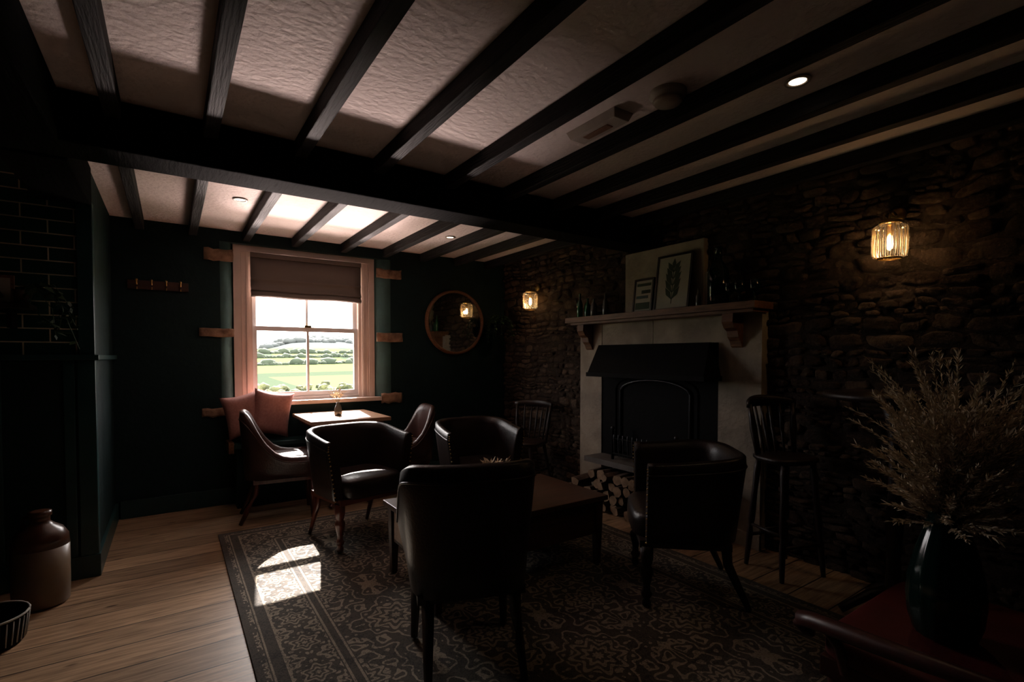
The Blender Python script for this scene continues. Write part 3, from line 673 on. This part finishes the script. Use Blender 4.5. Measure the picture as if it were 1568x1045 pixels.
# tall round poseur table beside the stool
b=MB(); b.lathe([(.27,1.06),(.30,1.065),(.305,1.08),(.30,1.095),(.02,1.096)],'darkwood',(0,0,0),48)
b.lathe([(.03,.04),(.05,.10),(.035,.16),(.028,.3),(.038,.45),(.028,.6),(.026,.85),(.04,.95),(.07,1.06)],'darkwood',(0,0,0),20)
for a in range(4):
    d=Vector((math.cos(a*PI/2+PI/4),math.sin(a*PI/2+PI/4),0)); b.tube([Vector((0,0,.14)),Vector((0,0,.11))+d*.10,Vector((0,0,.05))+d*.19,Vector((0,0,.022))+d*.23],[.024,.023,.02,.018],'darkwood',6)
b.done('poseur_table',(2.88,.94,0),fixn=True)
b=MB(); b.box(-.27,.13,BY-.022,BY,1.80,1.87,'chestwood')
for k in range(4):
    x=-.21+k*.095; b.tube([(x,BY-.02,1.84),(x,BY-.06,1.835),(x,BY-.075,1.86)],.006,'brass',8); b.ball((x,BY-.076,1.866),.010,'brass',2); b.tube([(x,BY-.02,1.82),(x,BY-.045,1.80),(x,BY-.05,1.815)],.005,'brass',6)
b.done('coat_rack',bevel=.003)
b=MB(); b.lathe([(.100,0),(.112,.012),(.115,.10),(.115,.30)],'stoneware',(0,0,0),36,cap=True)
b.lathe([(.115,.30),(.112,.345),(.09,.385),(.055,.41),(.040,.425),(.040,.45),(.047,.455),(.047,.478),(.034,.482)],'stonewaretop',(0,0,0),36)
b.tube([(.042,0,.45),(.078,0,.445),(.092,0,.42),(.092,0,.385)],.010,'stonewaretop',8); b.done('stoneware_flagon',(-.565,3.46,0),rz=2.5)
b=MB(); b.lathe([(.12,0),(.13,.01),(.142,.12),(.147,.13),(.137,.13),(.125,.02),(.001,.015)],'iron',(0,0,0),40,cap=False)
for k in range(36):
    a=2*PI*k/36; d=Vector((math.cos(a),math.sin(a),0)); b.tube([d*.131+Vector((0,0,.015)),d*.145+Vector((0,0,.12))],.003,'white',4)
b.tube([(.145*math.cos(2*PI*k/24),.145*math.sin(2*PI*k/24),.13) for k in range(25)],.005,'white',6); b.done('striped_basket',(-.69,3.08,0))

b=MB(); b.box(-1.2,-.60,CBY-.16,CBY,1.52,1.545,'darkwood'); b.box(-1.1,-1.08,CBY-.12,CBY,1.42,1.52,'iron'); b.box(-.7,-.68,CBY-.12,CBY,1.42,1.52,'iron'); b.done('wall_shelf',bevel=.003)
b=MB(); b.box(-.95,-.68,CBY-.05,CBY-.035,1.546,1.70,'mantelwood'); b.box(-.935,-.695,CBY-.052,CBY-.05,1.56,1.685,'paper'); b.boxr((-.82,CBY-.053,1.62),(.10,.002,.05),(0,.4,0),'chestwood'); b.boxr((-.76,CBY-.053,1.60),(.06,.002,.06),(0,-.5,0),'ink'); b.done('small_framed_print')
def leafy(b,pts,n,size,seed,m='leaf'):
    rnd=random.Random(seed); mi=b.mi(m)
    for _ in range(n):
        k=rnd.randrange(len(pts)-1); p=Vector(pts[k]).lerp(Vector(pts[k+1]),rnd.random()); d=Vector((rnd.uniform(-1,1),rnd.uniform(-1,1),rnd.uniform(-.8,.4))).normalized(); s_=d.cross(Vector((rnd.uniform(-.3,.3),rnd.uniform(-.3,.3),1))).normalized(); z0=size*rnd.uniform(.6,1.2)
        v=[b.bm.verts.new(q) for q in (p,p+d*z0*.45+s_*z0*.32,p+d*z0*1.1,p+d*z0*.45-s_*z0*.32)]; b.face(v,mi)
b=MB(); b.lathe([(.03,0),(.042,.07),(.046,.075),(.04,.075)],'stonewaretop',(-.64,CBY-.10,1.546),20)
for s_ in range(6):
    rnd=random.Random(s_); pts=[(-.64,CBY-.10,1.62),(-.58+rnd.uniform(-.04,.08),CBY-.16,1.65),(-.52+rnd.uniform(-.1,.1),CBY-.19,1.52),(-.46+rnd.uniform(-.12,.1),CBY-.19,1.50-rnd.uniform(.05,.2))]
    b.tube(pts,.002,'leaf',4); leafy(b,pts,16,.05,s_)
b.done('trailing_ivy_plant',fixn=False)
b=MB(); b.lathe([(.04,0),(.07,.06),(.075,.12),(.07,.12)],'iron',(0,0,0),20)
b.tube([(0,0,.12),(.0,.0,.36),(.10,.0,.40),(.20,.0,.40)],.004,'iron',6)
for k in range(22):
    rnd=random.Random(k+50); a=rnd.uniform(0,2*PI); r_=rnd.uniform(.10,.17); pts=[(0,0,.11),(math.cos(a)*r_*.5,math.sin(a)*r_*.5,.22),(math.cos(a)*r_,math.sin(a)*r_,.16),(math.cos(a)*r_*1.15,math.sin(a)*r_*1.15,rnd.uniform(-.1,.08))]
    b.tube(pts,.002,'leaf',3); leafy(b,pts,20,.035,k+80)
b.done('hanging_fern',(3.02,4.66,1.50),fixn=False)
b=MB(); b.lathe([(.17,0),(.20,.12),(.215,.28),(.215,.34),(.20,.5),(.17,.62),(.155,.62),(.155,.605),(.001,.605)],'darkwood',(0,0,0),28,cap=False)
for z_,r in ((.06,.190),(.18,.211),(.44,.211),(.56,.190)): b.lathe([(r-.006,z_-.018),(r,z_-.018),(r,z_+.018),(r-.006,z_+.018)],'irongrey',(0,0,0),28,cap=False)
b.done('wooden_barrel',(2.70,4.62,.0),fixn=False)
# ------------------------------------------------------------ outdoors
def hz(x,y):
    K=[(5.3,-1.45),(12,-1.45),(22,-1.9),(60,-2.2),(90,-1.9),(160,.2),(300,3.8),(380,7),(460,15.5),(600,21),(760,18)]
    y=max(y,5.3)
    for (a,za),(c,zc) in zip(K,K[1:]):
        if y<=c: f=(y-a)/(c-a); z_=za+(zc-za)*f; break
    else: z_=K[-1][1]
    if y>300:
        r=x/y; s_=max(0,min(1,(r-.13)/.07)); s_=s_*s_*(3-2*s_); s2=max(0,min(1,(r-.27)/.08)); k=.35+.65*s_-.35*s2
        z_=3.6+(z_-3.6)*k+1.6*noise.noise(Vector((x*.02,y*.02,0)))*min(1,(y-300)/80)
    return z_
b=MB(); ys=[5.3,8,12,17,22,30,40,50,60,75,90,110,130,160,190,220,260,300,325,350,380,400,420,440,460,490,520,560,600,680,760]
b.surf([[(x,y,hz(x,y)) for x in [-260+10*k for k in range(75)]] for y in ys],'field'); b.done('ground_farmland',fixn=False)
b=MB(); rnd=random.Random(9)
for k in range(900):
    x=-1+rnd.random()*10; y=18+rnd.uniform(-1.0,1.2); r=rnd.uniform(.10,.26); tp=.20+.14*noise.noise(Vector((x*.8,0,0)))
    b.ball((x,y,rnd.uniform(-1.3,tp)-(.0 if rnd.random()<.9 else -.15)),(r,r*.8,r*.8),'hedge',1,.7)
b.box(-3,10,18.2,19.2,-1.9,-.1,'farhedge')
b.done('garden_hedge',fixn=False)
b=MB()
for yy,nx,rm in ((130,110,.55),(185,110,.7),(255,90,1.0)):
    for k in range(nx):
        x=yy*(.06+.34*k/nx)+rnd.uniform(-.8,.8); y=yy+(x-yy*.2)*.35+rnd.uniform(-1,1); r=rm*rnd.uniform(.6,1.1)*(2.4 if rnd.random()<.10 else 1)
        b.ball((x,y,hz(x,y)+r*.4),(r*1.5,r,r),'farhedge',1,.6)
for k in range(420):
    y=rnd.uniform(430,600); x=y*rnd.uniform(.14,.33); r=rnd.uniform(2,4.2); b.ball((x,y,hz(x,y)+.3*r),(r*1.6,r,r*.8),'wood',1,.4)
b.done('hedgerow_trees',fixn=False)

# ------------------------------------------------------------ light
w=bpy.data.worlds.new('sky'); sc.world=w; w.use_nodes=True
bg=w.node_tree.nodes['Background']; bg.inputs[0].default_value=(1,.95,.94,1); bg.inputs[1].default_value=9
s=light('sun','SUN',(0,10,10),42,(1,.91,.85),angle=.009)
s.rotation_euler=Vector((-.135,-1,-.82)).to_track_quat('-Z','Y').to_euler()
def area(name,loc,tgt,e,colr,sx,sy):
    a=light(name,'AREA',loc,e,colr,shape='RECTANGLE',size=sx,size_y=sy)
    a.rotation_euler=(Vector(tgt)-Vector(loc)).to_track_quat('-Z','Y').to_euler(); return a
area('ceiling_fill_far',(1.65,9.2,-1.12),(1.1,4.0,1.9),2200,(1,.80,.75),1.2,1.0)  # added fill lamp outside, below the sill, brightens the main ceiling; no terrace modelled
area('ceiling_fill_near',(1.1,6.6,-.5),(1.1,4.6,1.9),400,(1,.78,.73),2.6,1.0)  # second added fill lamp, nearer, for the ceiling by the window; no path
area('floor_fill',(1.9,8.2,3.3),(.6,4.8,1.3),520,(1,.93,.88),3.4,1.8)  # added fill lamp above the window's sight line, brightens floor beyond the sky's share
p=light('window_portal','AREA',(1.085,5.22,1.5),1,(1,1,1),shape='RECTANGLE',size=1.2,size_y=1.5)
p.rotation_euler=(-PI/2,0,0)
try: p.data.cycles.is_portal=True
except Exception: bpy.data.objects.remove(p)

cam=bpy.data.cameras.new('camera'); co=bpy.data.objects.new('camera',cam); C.collection.objects.link(co)
co.location=(0,0,1.27); co.rotation_euler=(math.radians(88.5),0,math.radians(-34.3))
cam.sensor_width=36; cam.lens=17.59; cam.shift_y=.028; cam.clip_start=.05; cam.clip_end=2000
sc.camera=co
